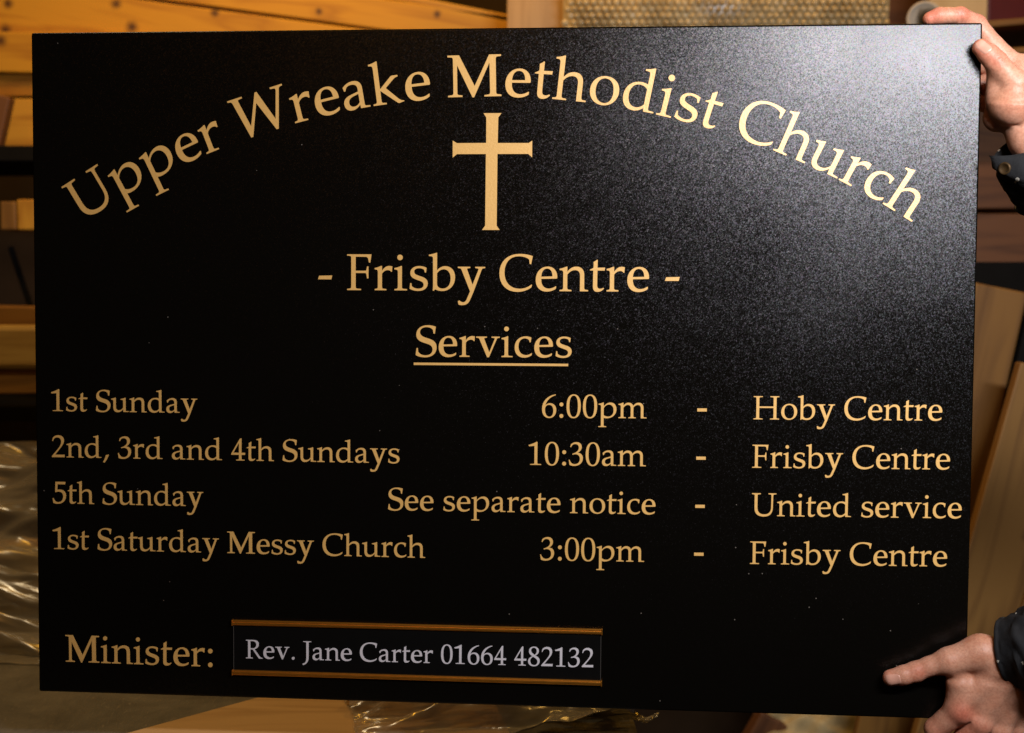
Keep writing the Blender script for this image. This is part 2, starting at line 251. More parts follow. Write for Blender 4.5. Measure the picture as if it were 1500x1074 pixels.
# ---------------------------------------------------------------- letter shapes (1000 units per em)
GLYPHS = {
'U': (778, "M16 692 L286 692 L286 664 L218 655 Q188 650 188 620 L188 260 C188 110 270 46 400 46 C530 46 606 120 608 260 L612 600 Q612 650 590 655 L520 664 L520 692 L762 692 L762 664 L690 655 Q668 650 666 610 L660 260 C656 70 560 -20 385 -20 C200 -20 100 70 100 240 L100 620 Q100 650 80 655 L16 664 Z"),
'p': (601, "M10 428 L10 402 L50 398 Q84 394 84 350 L84 -210 Q84 -246 60 -250 L4 -256 L4 -281 L246 -281 L246 -256 L190 -250 Q166 -246 166 -210 L166 2 Q205 -12 255 -12 C430 -12 554 110 554 262 C554 390 480 469 375 469 C300 469 230 430 166 352 L166 469 L150 469 Q80 440 10 428 Z M166 300 C200 360 260 408 328 408 C410 408 466 340 466 235 C466 110 400 40 300 40 C240 40 190 60 166 90 Z"),
'e': (479, "M135 232 L430 238 Q448 240 448 262 C448 390 372 469 262 469 C125 469 26 360 26 212 C26 75 110 -12 238 -12 C310 -12 370 10 410 36 Q422 44 424 58 L428 88 L414 90 C370 60 325 46 278 46 C190 46 135 110 135 215 Z M135 274 C137 365 180 430 245 430 C315 430 352 375 354 280 Z"),
'r': (395, "M21 428 Q90 440 146 469 L166 469 L166 372 C210 440 260 469 310 469 Q345 469 374 458 Q364 410 366 358 L348 356 Q330 388 282 388 Q215 388 166 318 L166 70 Q166 32 190 28 L252 22 L252 -3 L22 -3 L22 22 L62 28 Q84 32 84 70 L84 350 Q84 394 50 398 L21 402 Z"),
'W': (1000, "M8 692 L270 692 L270 664 L205 657 Q184 653 190 630 L280 166 L500 680 Q504 692 516 692 L540 692 L720 160 L862 610 Q870 648 845 655 L776 664 L776 692 L993 692 L993 664 L950 658 Q930 652 922 630 L722 -12 L686 -12 L480 516 L262 -12 L226 -12 L84 630 Q76 654 52 658 L8 664 Z"),
'a': (500, "M64 322 L50 388 C105 440 165 469 236 469 C330 469 376 420 376 325 L376 62 Q376 34 398 31 L466 24 L466 0 L304 0 L298 62 C255 15 205 -12 152 -12 C80 -12 32 35 32 108 C32 185 85 225 160 246 L298 285 L298 330 C298 385 262 414 205 414 C150 414 110 390 102 360 L86 322 Z M298 244 L215 220 C150 200 118 170 118 122 C118 75 150 46 196 46 C235 46 275 70 298 106 Z"),
'k': (556, "M12 690 Q90 700 146 726 L164 726 L164 258 L352 436 Q372 457 392 457 L484 457 L484 432 Q440 424 410 398 L262 266 L458 62 Q492 28 545 22 L546 8 Q500 -2 462 -12 L440 -6 L164 232 L164 70 Q164 32 188 28 L246 22 L246 -3 L22 -3 L22 22 L62 28 Q84 32 84 70 L84 610 Q84 655 52 659 L12 664 Z"),
'M': (946, "M16 690 L212 690 L468 178 L716 692 L914 690 L914 662 L846 655 Q825 650 825 620 L827 72 Q827 40 850 35 L914 27 L914 0 L630 0 L630 24 L702 33 Q726 38 726 72 L720 560 L456 -10 L430 -10 L176 528 L176 72 Q176 38 200 33 L262 26 L262 0 L20 0 L20 26 L86 33 Q110 38 111 72 L108 620 Q108 650 84 655 L16 662 Z"),
't': (326, "M22 398 L20 414 Q64 428 92 452 L92 562 Q130 578 160 604 L172 600 L168 450 L316 452 L308 396 L168 396 L164 120 C164 72 182 48 222 48 Q252 48 286 68 L298 52 Q250 -12 172 -12 C112 -12 82 24 82 90 L86 396 Z"),
'h': (582, "M12 690 Q90 700 146 726 L164 726 L164 372 C215 440 275 469 340 469 C440 469 494 410 494 300 L494 70 Q494 32 516 28 L572 22 L572 -3 L412 -3 L412 290 C412 365 380 402 315 402 C255 402 205 370 164 315 L164 70 Q164 32 188 28 L246 22 L246 -3 L14 -3 L14 22 L60 28 Q84 32 84 70 L84 610 Q84 655 52 659 L12 664 Z"),
'n': (582, "M12 428 Q85 440 146 469 L164 469 L164 372 C215 440 275 469 340 469 C440 469 494 410 494 300 L494 70 Q494 32 516 28 L572 22 L572 -3 L412 -3 L412 290 C412 365 380 402 315 402 C255 402 205 370 164 315 L164 70 Q164 32 188 28 L246 22 L246 -3 L14 -3 L14 22 L60 28 Q84 32 84 70 L84 350 Q84 394 50 398 L12 402 Z"),
'm': (883, "M12 428 Q85 440 146 469 L164 469 L164 378 C210 440 260 469 315 469 C385 469 440 435 458 372 C510 440 560 469 620 469 C720 469 772 410 772 305 L772 70 Q772 32 794 28 L866 22 L866 -3 L692 -3 L692 295 C692 368 660 402 600 402 C550 402 500 372 466 322 L466 70 Q466 32 490 28 L540 22 L540 -3 L316 -3 L316 22 L364 28 Q386 32 386 70 L386 295 C386 368 355 402 298 402 C248 402 204 370 164 315 L164 70 Q164 32 188 28 L240 22 L240 -3 L14 -3 L14 22 L60 28 Q84 32 84 70 L84 350 Q84 394 50 398 L12 402 Z"),
'o': (546, "M278 469 C418 469 514 372 514 236 C514 92 408 -12 264 -12 C128 -12 32 88 32 222 C32 366 132 469 278 469 Z M266 432 C176 432 124 352 124 242 C124 112 190 26 284 26 C372 26 422 102 422 212 C422 344 362 432 266 432 Z"),
'd': (611, "M318 690 Q400 700 462 726 L482 726 L482 62 Q482 34 504 31 L580 24 L580 0 L410 0 L402 58 C350 10 295 -12 238 -12 C115 -12 35 75 35 212 C35 365 140 469 292 469 Q350 469 402 448 L402 610 Q402 655 372 659 L318 664 Z M402 370 C370 405 325 424 270 424 C182 424 123 350 123 238 C123 122 180 46 268 46 C322 46 370 74 402 118 Z"),
'i': (291, "M18 428 Q93 440 150 469 L168 469 L168 70 Q168 32 192 28 L270 22 L270 -3 L20 -3 L20 22 L64 28 Q88 32 88 70 L88 350 Q88 394 56 398 L18 402 Z O130 634 54"),
's': (424, "M366 436 Q300 469 222 469 C118 469 44 416 44 334 C44 268 90 232 170 206 L240 182 C288 165 310 142 310 108 C310 62 270 32 206 32 C150 32 100 50 74 82 L66 138 L42 138 L30 30 C85 0 140 -12 200 -12 C318 -12 391 45 391 134 C391 200 352 238 270 264 L200 287 C146 305 120 326 120 360 C120 402 160 428 218 428 Q280 428 318 398 L334 344 L356 344 Z"),
'C': (709, "M675 668 L644 514 L616 516 L604 604 C550 646 480 664 400 664 C226 664 122 540 122 352 C122 158 240 40 418 40 C505 40 590 70 652 122 L664 118 L652 72 Q640 58 620 46 C550 4 465 -20 376 -20 C160 -20 22 120 22 338 C22 560 180 709 414 709 C510 709 595 695 675 668 Z"),
'u': (603, "M6 424 Q80 434 140 459 L158 459 L158 160 C158 90 190 52 258 52 C315 52 365 85 402 140 L402 340 Q402 386 368 390 L318 394 L318 420 Q400 432 464 459 L482 459 L482 62 Q482 34 504 31 L583 24 L583 0 L408 0 L402 92 C350 22 290 -12 222 -12 C128 -12 78 45 78 150 L78 340 Q78 386 46 390 L6 396 Z"),
'c': (444, "M404 440 L388 336 L364 336 L352 386 Q310 424 254 424 C170 424 112 352 112 240 C112 122 180 46 280 46 Q350 46 408 92 L418 86 L410 44 Q340 -12 240 -12 C108 -12 26 78 26 216 C26 366 128 469 276 469 Q342 469 404 440 Z"),
'F': (556, "M26 692 L512 692 L488 532 L462 532 L448 600 Q440 642 396 644 L196 646 L196 374 L386 374 Q404 374 412 396 L424 458 L452 458 L452 226 L424 226 L412 300 Q404 330 386 330 L196 330 L196 70 Q196 32 220 28 L304 22 L304 -3 L26 -3 L26 22 L84 28 Q108 32 108 70 L108 620 Q108 657 84 661 L26 667 Z"),
'b': (553, "M-12 690 Q70 700 132 726 L150 726 L150 388 C200 442 255 469 312 469 C430 469 508 385 508 252 C508 100 400 -12 254 -12 Q180 -12 112 22 L86 -10 L66 0 Q72 40 72 110 L70 610 Q70 655 38 659 L-12 664 Z M150 330 C190 384 230 408 285 408 C365 408 420 340 420 232 C420 110 360 36 262 36 C200 36 150 70 150 130 Z"),
'y': (556, "M10 459 L254 459 L254 434 L206 428 Q186 424 194 400 L300 112 L412 392 Q424 424 396 428 L352 434 L352 459 L548 459 L548 434 L508 428 Q488 424 478 400 L318 -30 L250 -185 C215 -262 160 -283 88 -283 Q50 -283 24 -268 L12 -205 L40 -190 Q78 -226 120 -226 Q160 -222 182 -176 L252 -16 L84 396 Q72 424 52 428 L10 434 Z"),
'v': (565, "M6 459 L250 459 L250 434 L204 428 Q184 424 192 400 L306 104 L424 394 Q436 424 410 428 L356 434 L356 459 L544 459 L544 434 L508 428 Q486 424 474 400 L300 -8 L258 -8 L84 396 Q72 424 50 428 L6 434 Z"),
'S': (525, "M484 676 L462 520 L432 520 L418 604 Q370 666 270 666 C180 666 122 618 122 552 C122 490 165 455 250 428 L340 400 C450 365 503 305 503 205 C503 70 400 -20 236 -20 Q130 -20 34 24 L24 44 L44 190 L74 190 L82 108 C110 56 170 26 250 26 C350 26 412 80 412 160 C412 225 372 262 290 288 L200 316 C90 350 38 405 38 498 C38 622 145 709 298 709 Q400 709 484 676 Z"),
'H': (832, "M29 692 L304 692 L304 667 L224 661 Q200 657 200 620 L200 386 L632 386 L632 620 Q632 657 608 661 L532 667 L532 692 L803 692 L803 667 L744 661 Q720 657 720 620 L720 70 Q720 32 744 28 L803 22 L803 -3 L528 -3 L528 22 L608 28 Q632 32 632 70 L632 340 L200 340 L200 70 Q200 32 224 28 L304 22 L304 -3 L29 -3 L29 22 L88 28 Q112 32 112 70 L112 620 Q112 657 88 661 L29 667 Z"),
'R': (668, "M26 692 L300 692 C440 692 520 640 520 530 C520 440 460 370 350 348 L560 62 Q586 26 662 22 L662 -3 L530 -3 Q490 40 440 116 L300 316 Q280 340 244 336 L196 332 L196 70 Q196 32 220 28 L288 22 L288 -3 L26 -3 L26 22 L84 28 Q108 32 108 70 L108 620 Q108 657 84 661 L26 667 Z M196 648 L270 650 C370 650 425 605 425 522 C425 430 360 374 270 374 Q230 374 196 382 Z"),
'J': (333, "M12 692 L316 692 L316 667 L240 661 Q216 657 216 620 L216 90 C216 -60 150 -150 20 -204 L-14 -178 L-16 -152 Q40 -140 80 -104 Q128 -60 128 60 L128 620 Q128 657 104 661 L12 667 Z"),
'0': (500, "M252 709 C392 709 466 580 466 350 C466 110 384 -20 244 -20 C104 -20 32 110 32 336 C32 576 108 709 252 709 Z M250 672 C160 672 118 550 118 350 C118 140 165 18 250 18 C336 18 380 140 380 346 C380 554 340 672 250 672 Z"),
'1': (500, "M30 606 Q180 650 280 709 L304 700 L300 70 Q300 32 324 28 L418 22 L418 -3 L82 -3 L82 22 L188 28 Q212 32 212 70 L212 566 Q212 586 196 580 Q120 568 44 568 Z"),
'2': (500, "M40 520 L62 620 C105 680 165 709 240 709 C355 709 428 640 428 540 C428 460 380 375 280 260 L134 78 L400 80 L448 84 Q442 40 446 0 L30 -3 L24 30 L220 256 C305 358 338 430 338 505 C338 590 290 638 208 638 C140 638 90 600 66 520 Z"),
'3': (500, "M58 560 L80 640 C130 688 185 709 250 709 C345 709 410 650 410 560 C410 490 370 430 290 388 C395 370 448 310 448 220 C448 80 340 -20 180 -20 Q100 -20 40 10 Q26 100 16 164 L40 170 C70 80 120 34 198 34 C296 34 356 100 356 200 C356 290 300 340 215 340 Q180 340 130 322 L122 350 C250 390 322 450 322 535 C322 610 280 650 210 650 C150 650 110 620 84 552 Z"),
'4': (500, "M330 709 L356 700 L352 246 L474 246 L462 178 L352 178 L352 70 Q352 32 374 28 L448 22 L448 -3 L178 -3 L178 22 L250 28 Q272 32 272 70 L272 178 L24 178 L20 210 L300 690 Z M272 560 L90 246 L272 246 Z"),
'5': (500, "M112 692 L446 692 L430 612 L176 612 L168 430 Q210 442 260 442 C380 442 460 365 460 240 C460 85 345 -20 178 -20 Q100 -20 34 10 Q24 90 12 160 L38 166 C70 78 115 34 190 34 C300 34 368 110 368 225 C368 320 310 374 220 374 Q165 374 120 352 L100 362 Z"),
'6': (500, "M444 706 L452 680 C300 640 170 520 134 372 C180 415 225 434 275 434 C390 434 468 350 468 226 C468 80 380 -20 252 -20 C115 -20 32 85 32 258 C32 480 180 660 444 706 Z M250 384 C170 384 122 330 122 240 C122 110 175 20 256 20 C332 20 378 90 378 200 C378 318 332 384 250 384 Z"),
'8': (500, "M250 709 C360 709 434 645 434 550 C434 475 385 420 300 378 C410 335 466 275 466 185 C466 65 375 -20 245 -20 C118 -20 34 55 34 165 C34 250 95 310 200 356 C110 400 66 455 66 535 C66 640 140 709 250 709 Z M246 670 C185 670 146 625 146 562 C146 500 190 455 275 405 C330 445 354 490 354 545 C354 625 310 670 246 670 Z M222 335 C150 295 114 245 114 180 C114 85 170 22 252 22 C332 22 384 75 384 150 C384 225 335 275 222 335 Z"),
',': (250, "M120 96 L212 112 L214 96 Q160 -50 72 -150 L22 -134 Q90 -20 120 96 Z"),
'-': (333, "M24 204 L48 274 L310 280 L290 204 Z"),
'.': (250, "O125 40 54"),
':': (250, "O125 46 60 O125 398 60"),
}
def glyph_outline(path, n=8):
    """SVG-like outline -> list of closed loops (font units)"""
    loops=[];cur=[];tok=path.replace('Z',' Z ').split();i=0
    while i<len(tok):
        c=tok[i][0]
        if c=='Z':
            loops.append(cur);cur=[];i+=1;continue
        v=float(tok[i][1:])
        if c in 'ML': cur.append((v,float(tok[i+1])));i+=2
        elif c=='Q':
            x0,y0=cur[-1];x1,y1,x2,y2=v,float(tok[i+1]),float(tok[i+2]),float(tok[i+3]);i+=4
            for k in range(1,6):
                t=k/5;cur.append(((1-t)**2*x0+2*t*(1-t)*x1+t*t*x2,(1-t)**2*y0+2*t*(1-t)*y1+t*t*y2))
        elif c=='C':
            x0,y0=cur[-1];x1,y1,x2,y2,x3,y3=[v]+[float(q) for q in tok[i+1:i+6]];i+=6
            for k in range(1,n+1):
                t=k/n;a,b_,c_,d=(1-t)**3,3*t*(1-t)**2,3*t*t*(1-t),t**3
                cur.append((a*x0+b_*x1+c_*x2+d*x3,a*y0+b_*y1+c_*y2+d*y3))
        elif c=='O':
            y,r=float(tok[i+1]),float(tok[i+2]);i+=3
            loops.append([(v+r*math.cos(2*math.pi*k/20),y+r*math.sin(2*math.pi*k/20)) for k in range(20)])
    out=[]
    for l in loops:
        if math.dist(l[0],l[-1])<.01: l=l[:-1]
        out.append(l)
    return out
ADV={k:v[0] for k,v in GLYPHS.items()};ADV[' ']=250
def BB(c):
    p=[q for l in glyph_outline(GLYPHS[c][1]) for q in l]
    return min(q[0] for q in p),max(q[0] for q in p),min(q[1] for q in p),max(q[1] for q in p)
# ---------------------------------------------------------------- soft-bodied shapes (hands) as one continuous skin
def seg_dist(P, a, b, ra, rb):
    a = np.array(a, np.float32); b = np.array(b, np.float32); ab = b - a; pa = P - a
    t = np.clip((pa @ ab) / max(float(ab @ ab), 1e-9), 0, 1)
    d = np.sqrt(((pa - t[..., None] * ab) ** 2).sum(-1))
    return d - (ra + (rb - ra) * t)
def smin(a, b, k):
    h = np.clip(.5 + .5 * (b - a) / k, 0, 1)
    return b * (1 - h) + a * h - k * h * (1 - h)
def hand_field(P, chains, creases):
    tot = None
    for name, pts, k in chains:
        c = None
        for q0, q1 in zip(pts[:-1], pts[1:]):
            d = seg_dist(P, q0[:3], q1[:3], q0[3], q1[3]); c = d if c is None else smin(c, d, 3.0)
        tot = c if tot is None else smin(tot, c, k)
    for a, b, dep, w in creases:
        d = seg_dist(P, a, b, 0, 0); tot = tot + dep * np.exp(-(d / w) ** 2)
    return tot
def surface_net(chains, creases, lo, hi, h):
    ax = [np.arange(lo[i], hi[i] + h, h, dtype=np.float32) for i in range(3)]
    G = np.stack(np.meshgrid(*ax, indexing='ij'), -1)
    v = np.empty(G.shape[:3], np.float32)
    for i in range(0, G.shape[0], 24): v[i:i + 24] = hand_field(G[i:i + 24], chains, creases)
    s = v < 0; n = [x - 1 for x in s.shape]
    corners = [(i, j, k) for i in (0, 1) for j in (0, 1) for k in (0, 1)]
    sub = lambda A, c: A[c[0]:c[0] + n[0], c[1]:c[1] + n[1], c[2]:c[2] + n[2]]
    cnt = sum(sub(s, c).astype(np.int8) for c in corners); act = (cnt > 0) & (cnt < 8)
    ids = -np.ones(act.shape, np.int64); idx = np.argwhere(act); ids[act] = np.arange(len(idx))
    acc = np.zeros((len(idx), 3)); num = np.zeros(len(idx))
    for a in corners:
        for d in range(3):
            if a[d]: continue
            b = list(a); b[d] = 1
            va = v[idx[:, 0] + a[0], idx[:, 1] + a[1], idx[:, 2] + a[2]]; vb = v[idx[:, 0] + b[0], idx[:, 1] + b[1], idx[:, 2] + b[2]]
            m = (va < 0) != (vb < 0); t = np.where(m, va / np.where(m, va - vb, 1), 0)
            p = idx + np.array(a, float); p[:, d] += t
            acc[m] += p[m]; num[m] += 1
    V = acc / num[:, None] * h + np.array(lo)
    F = []
    for d in range(3):
        u, w = (d + 1) % 3, (d + 2) % 3
        a = [slice(None)] * 3; b = [slice(None)] * 3; a[d] = slice(0, -1); b[d] = slice(1, None)
        cr = s[tuple(a)] != s[tuple(b)]; sa = s[tuple(a)]
        e = np.argwhere(cr); e = e[(e[:, u] > 0) & (e[:, w] > 0) & (e[:, u] < n[u]) & (e[:, w] < n[w])]
        q = []
        for du, dw in ((0, 0), (-1, 0), (-1, -1), (0, -1)):
            c = e.copy(); c[:, u] += du; c[:, w] += dw; q.append(ids[c[:, 0], c[:, 1], c[:, 2]])
        q = np.stack(q, 1); fl = ~sa[e[:, 0], e[:, 1], e[:, 2]]; q[fl] = q[fl][:, ::-1]
        F.append(q)
    F = np.concatenate(F); return V, F[(F >= 0).all(1)]
def letters_mesh(name, placed, mat, parent, depth=.30):
    """placed: list of (char, M) where M maps font units to board (x, z) in mm: (ax, bx, cx, az, bz, cz)"""
    V, F = [], []
    for ch, (ax, bx, cx, az, bz, cz) in placed:
        loops = glyph_outline(GLYPHS[ch][1]) if isinstance(ch, str) else ch
        loops = [[(ax * x + bx * y + cx, az * x + bz * y + cz) for x, y in l] for l in loops]
        def inside(pt, l):
            c = False; x, y = pt
            for (x0, y0), (x1, y1) in zip(l, l[1:] + l[:1]):
                if (y0 > y) != (y1 > y) and x < (x1 - x0) * (y - y0) / (y1 - y0) + x0: c = not c
            return c
        outs = [l for i, l in enumerate(loops) if not any(inside(l[0], m) for j, m in enumerate(loops) if j != i)]
        for o in outs:
            grp = [o] + [l for l in loops if l is not o and inside(l[0], o)]
            flat = [p for l in grp for p in l]; base = len(V)
            V += [(p[0] / 1000, -depth / 1000, p[1] / 1000) for p in flat]
            V += [(p[0] / 1000, .0002, p[1] / 1000) for p in flat]
            for t in tessellate_polygon([[Vector((p[0], p[1], 0)) for p in l] for l in grp]):
                a, b_, c = [flat[i] for i in t]
                cr = (b_[0] - a[0]) * (c[1] - a[1]) - (b_[1] - a[1]) * (c[0] - a[0])
                if abs(cr) < 1e-9: continue
                t = t if cr > 0 else t[::-1]
                F.append(tuple(base + i for i in t))
            n = len(flat); k = 0
            for l in grp:
                ar = sum(p[0] * q[1] - q[0] * p[1] for p, q in zip(l, l[1:] + l[:1]))
                for i in range(len(l)):
                    i0, i1 = base + k + i, base + k + (i + 1) % len(l)
                    if (ar > 0) != (l is not o): F.append((i0, i0 + n, i1 + n, i1))
                    else: F.append((i0, i1, i1 + n, i0 + n))
                k += len(l)
    me = bpy.data.meshes.new(name); me.from_pydata(V, [], F); me.update()
    return link(name, me, mat, parent)

# ================================================================ the sign
BOARD = Matrix(((0.997153, 0.075133, 0.006446, -0.021099), (-0.075258, 0.996921, 0.022037, 1.235175), (-0.00477, -0.022459, 0.999736, 1.359120), (0, 0, 0, 1)))
sign = empty("church_sign"); sign.matrix_world = BOARD
tag(sign, "large black church notice board with gold lettering and cross, held by two hands", "sign")
bm = bmesh.new(); bm_box(bm, (0, .0102, 0), (.950, .020, .684), bevel=.0022, seg=3)
panel = bm_obj("panel", bm, M_PANEL, sign, True)
for p in panel.data.polygons: p.use_smooth = max(abs(c) for c in p.normal) < .999
try:
    panel.data.shade_smooth(); md = panel.modifiers.new("wn", 'WEIGHTED_NORMAL'); md.keep_sharp = False; md.weight = 100
except Exception: pass

# heading on an arc: centre (-4.66, -487.84), radius 761.87 mm; (word, angle of first letter centre, radians per 1000 units)
ARC_C = (-4.656, -487.836); ARC_R = 761.87; HS = .05981
for word, th0, k in (("Upper", -.55138, .07898), ("Wreake", -.30018, .07831), ("Methodist", -.01693, .07828), ("Church", .3505, .07711)):
    pl = []; cum = 0
    for i, ch in enumerate(word):
        if i: cum += (ADV[word[i - 1]] + ADV[ch]) / 2
        th = th0 + k * cum / 1000; c, s = math.cos(th), math.sin(th)
        ox, oz = ARC_C[0] + ARC_R * s, ARC_C[1] + ARC_R * c; h = ADV[ch] / 2
        pl.append((ch, (HS * c, HS * s, ox - HS * h * c, -HS * s, HS * c, oz + HS * h * s)))
    tag(letters_mesh("lettering", pl, M_GOLD, sign), "large gold word %s in the arched heading" % word)

# straight lines of text: text, left x, baseline left, baseline right, horizontal scale, vertical scale (mm)
RUNS = [
 ('- Frisby Centre -', -178.11, 80.74, 80.79, 51.23, 52.05, "gold line reading Frisby Centre between two dashes"),
 ('Services', -77.76, 13.97, 14.4, 44.48, 44.59, "gold underlined word Services"),
 ('1st Sunday', -458.9, -46.18, -46.4, 32.01, 32.06, "gold line reading 1st Sunday"),
 ('2nd, 3rd and 4th Sundays', -458.55, -94.24, -95.0, 32.3, 32.2, "gold line reading 2nd, 3rd and 4th Sundays"),
 ('5th Sunday', -457.84, -142.41, -142.9, 31.95, 32.4, "gold line reading 5th Sunday"),
 ('1st Saturday Messy Church', -459.1, -190.45, -191.4, 32.32, 32.5, "gold line reading 1st Saturday Messy Church"),
 ('6:00pm', 50.66, -46.16, -45.75, 32.85, 33.0, "gold time 6:00pm"),
 ('10:30am', 37.44, -94.3, -93.9, 32.85, 33.0, "gold time 10:30am"),
 ('See separate notice', -105.42, -143.06, -142.36, 32.65, 32.7, "gold line reading See separate notice"),
 ('3:00pm', 50.42, -190.91, -190.55, 32.69, 33.0, "gold time 3:00pm"),
 ('Hoby Centre', 261.07, -45.3, -44.22, 32.44, 33.2, "gold line reading Hoby Centre"),
 ('Frisby Centre', 260.65, -93.66, -92.36, 32.38, 33.1, "gold line reading Frisby Centre beside 10:30am"),
 ('United service', 261.26, -141.9, -140.55, 32.19, 32.8, "gold line reading United service"),
 ('Frisby Centre', 259.93, -190.29, -188.7, 32.39, 32.6, "gold line reading Frisby Centre beside 3:00pm"),
 ('Minister:', -446.06, -309.24, -310.2, 40.26, 41.0, "gold word Minister with a colon"),
]
def straight(text, x0, z0, z1, sx, sy):
    W_ = sum(ADV[c] for c in text) * sx / 1000; sl = (z1 - z0) / W_; pl = []; x = 0
    for c in text:
        if c != ' ':
            X = x0 + x * sx / 1000
            pl.append((c, (sx / 1000, 0, X, sl * sx / 1000, sy / 1000, z0 + sl * (X - x0))))
        x += ADV[c]
    return pl
for t, x0, z0, z1, sx, sy, lab in RUNS:
    tag(letters_mesh("lettering", straight(t, x0, z0, z1, sx, sy), M_GOLD, sign), lab)
ID = (1, 0, 0, 0, 1, 0)
tag(letters_mesh("underline", [([[(-78.6, 5.3), (77.6, 5.6), (77.6, 8.0), (-78.6, 7.7)]], ID)], M_GOLD, sign))
for x0, z0 in ((206.6, -38.3), (206.2, -86.6), (205.9, -135.0), (205.4, -183.3)):
    letters_mesh("dash", [([[(x0, z0), (x0 + 9.4, z0 + .1), (x0 + 9.4, z0 + 3.2), (x0, z0 + 3.1)]], ID)], M_GOLD, sign)
CR = [(-9.0, 257.6), (-6.2, 253.3), (-6.2, 228.1), (-35.6, 228.0), (-39.8, 230.6), (-39.8, 213.6), (-35.6, 217.1), (-6.4, 217.1), (-6.8, 145.8), (-9.9, 141.5), (7.9, 141.5), (4.8, 145.8), (5.2, 217.1), (36.0, 217.1), (39.9, 213.6), (39.9, 230.2), (36.4, 227.9), (5.4, 228.0), (5.8, 253.3), (9.0, 257.6)]
tag(letters_mesh("cross", [([CR], ID)], M_GOLD, sign))

plate = box("name_plate", (-.0762, -.0006, -.2887), (.3796, .0016, .0490), M_PLATE, bevel=.0004, parent=sign)
tag(plate, "narrow black slide-in name plate between two brass rails")
for sx_ in (-1, 1): box("end_strip", (sx_ * .1893, -.0010, 0), (.0007, .0006, .0470), mat_plain("clear_edge", (.06, .055, .05), .25, 0, .8), bevel=.0001, parent=plate)
def on_plate(o): o.location = (.0762, -.0012, .2887); return o
o = letters_mesh("lettering", straight('Rev. Jane Carter 01664 482132', -253.15, -299.63, -298.96, 27.37, 27.7), M_WHITE, plate); on_plate(o)
tag(o, "pale grey engraved minister's name and telephone number")
for (zc, tl, h) in ((-262.4, .0009, 5.6), (-314.8, -.0003, 5.2)):
    # a U-shaped rail: flat back, rounded lip over the plate
    bm = bmesh.new()
    bm_box(bm, (0, 0, 0), (.3802, .0034, h / 1000), bevel=.0009, seg=3)
    bm_box(bm, (0, -.0019, -.0004 if zc > -300 else .0004), (.3802, .0012, h / 2300), bevel=.0004)
    for sx_ in (-1, 1): bm_box(bm, (sx_ * .1902, -.0004, 0), (.0012, .0044, h / 1000 + .0006), bevel=.0003)
    r = bm_obj("brass_rail", bm, M_BRASS, plate, False); r.location = (0, -.0012, zc / 1000 + .2887); r.rotation_euler = (0, -tl, 0)

# ================================================================ the person holding it (only hands, wrists and sleeves are in view)
def C(name, pts, k): return (name, pts, k)
LOWER = [
  C('thumb', [(399.2,-9.0,-299.0,8.2), (411,-10.6,-295.5,9.2), (422.3,-11.0,-291.6,9.7), (435.4,-13.0,-285.1,9.2), (452.8,-16.0,-279.0,13.5), (482.6,-18.0,-269.5,17)], 5),
  C('wrist', [(482.6,-18.0,-269.5,17), (507.3,-18.0,-276.2,19), (530.5,-20.0,-270.8,25), (575,-38.0,-258,29)], 8),
  C('palm', [(500.0,-18.0,-285.1,19), (462.3,-14.0,-327.0,12.5)], 7),
  C('palm', [(507.7,-18.0,-291.0,20), (482.4,-13.0,-338.1,12)], 7),
  C('palm', [(513.1,-12.0,-299.5,20), (503.8,-8.0,-345.9,12)], 7),
  C('palm', [(521.6,-6.0,-301.1,20), (525.4,2.0,-348.7,11)], 7),
  C('web', [(462,-14,-288,10.5), (464,-15,-300,12.5), (463.5,-14,-318,12.5)], 5),
  C('index', [(463.3,-14.0,-328.5,13), (444.4,-4.0,-350.5,10.3), (450,16.0,-362.0,9), (462.4,32.0,-353.7,8)], 3.5),
  C('middle', [(482.4,-14.0,-339.1,13), (466.7,-6.0,-366.3,10.5), (474.5,18.0,-377.7,9.5), (485.6,34.0,-366.4,8.5)], 3),
  C('ring', [(503.8,-10.0,-346.9,12.5), (491.8,-2.0,-373.1,10), (500.1,24.0,-383.6,9), (510.1,36.0,-372.9,8)], 3),
  C('little', [(525.4,0.0,-348.7,11), (518.7,10.0,-372.2,9), (525.4,30.0,-380.3,8), (531.0,38.0,-368.4,7)], 3),
  C('knuckle', [(464.5,-21.0,-326.5,7.5), (466,-20,-329,7.5)], 7), C('knuckle', [(483.5,-20.0,-338,7.2), (485,-19.5,-340,7.2)], 7),
]
LOWER_CREASES = [  # start, end, depth, width
  ((418,-21.5,-282), (421,-22.0,-299), .9, 1.1), ((422.5,-22,-282), (424.5,-22.5,-298), 1.1, 1.1), ((427,-22.5,-281), (428,-22.5,-293), .7, 1.0),
  ((458,-31,-291), (500,-38,-293), 1.8, 4.0), ((476,-30,-322), (500,-38,-292), 1.6, 6.0), ((495,-30,-330), (512,-36,-300), 1.4, 5.0),
  ((448,-18,-297), (462,-29,-293), 1.4, 2.5), ((464,-20,-346), (472,-22,-336), 1.2, 2.0)]
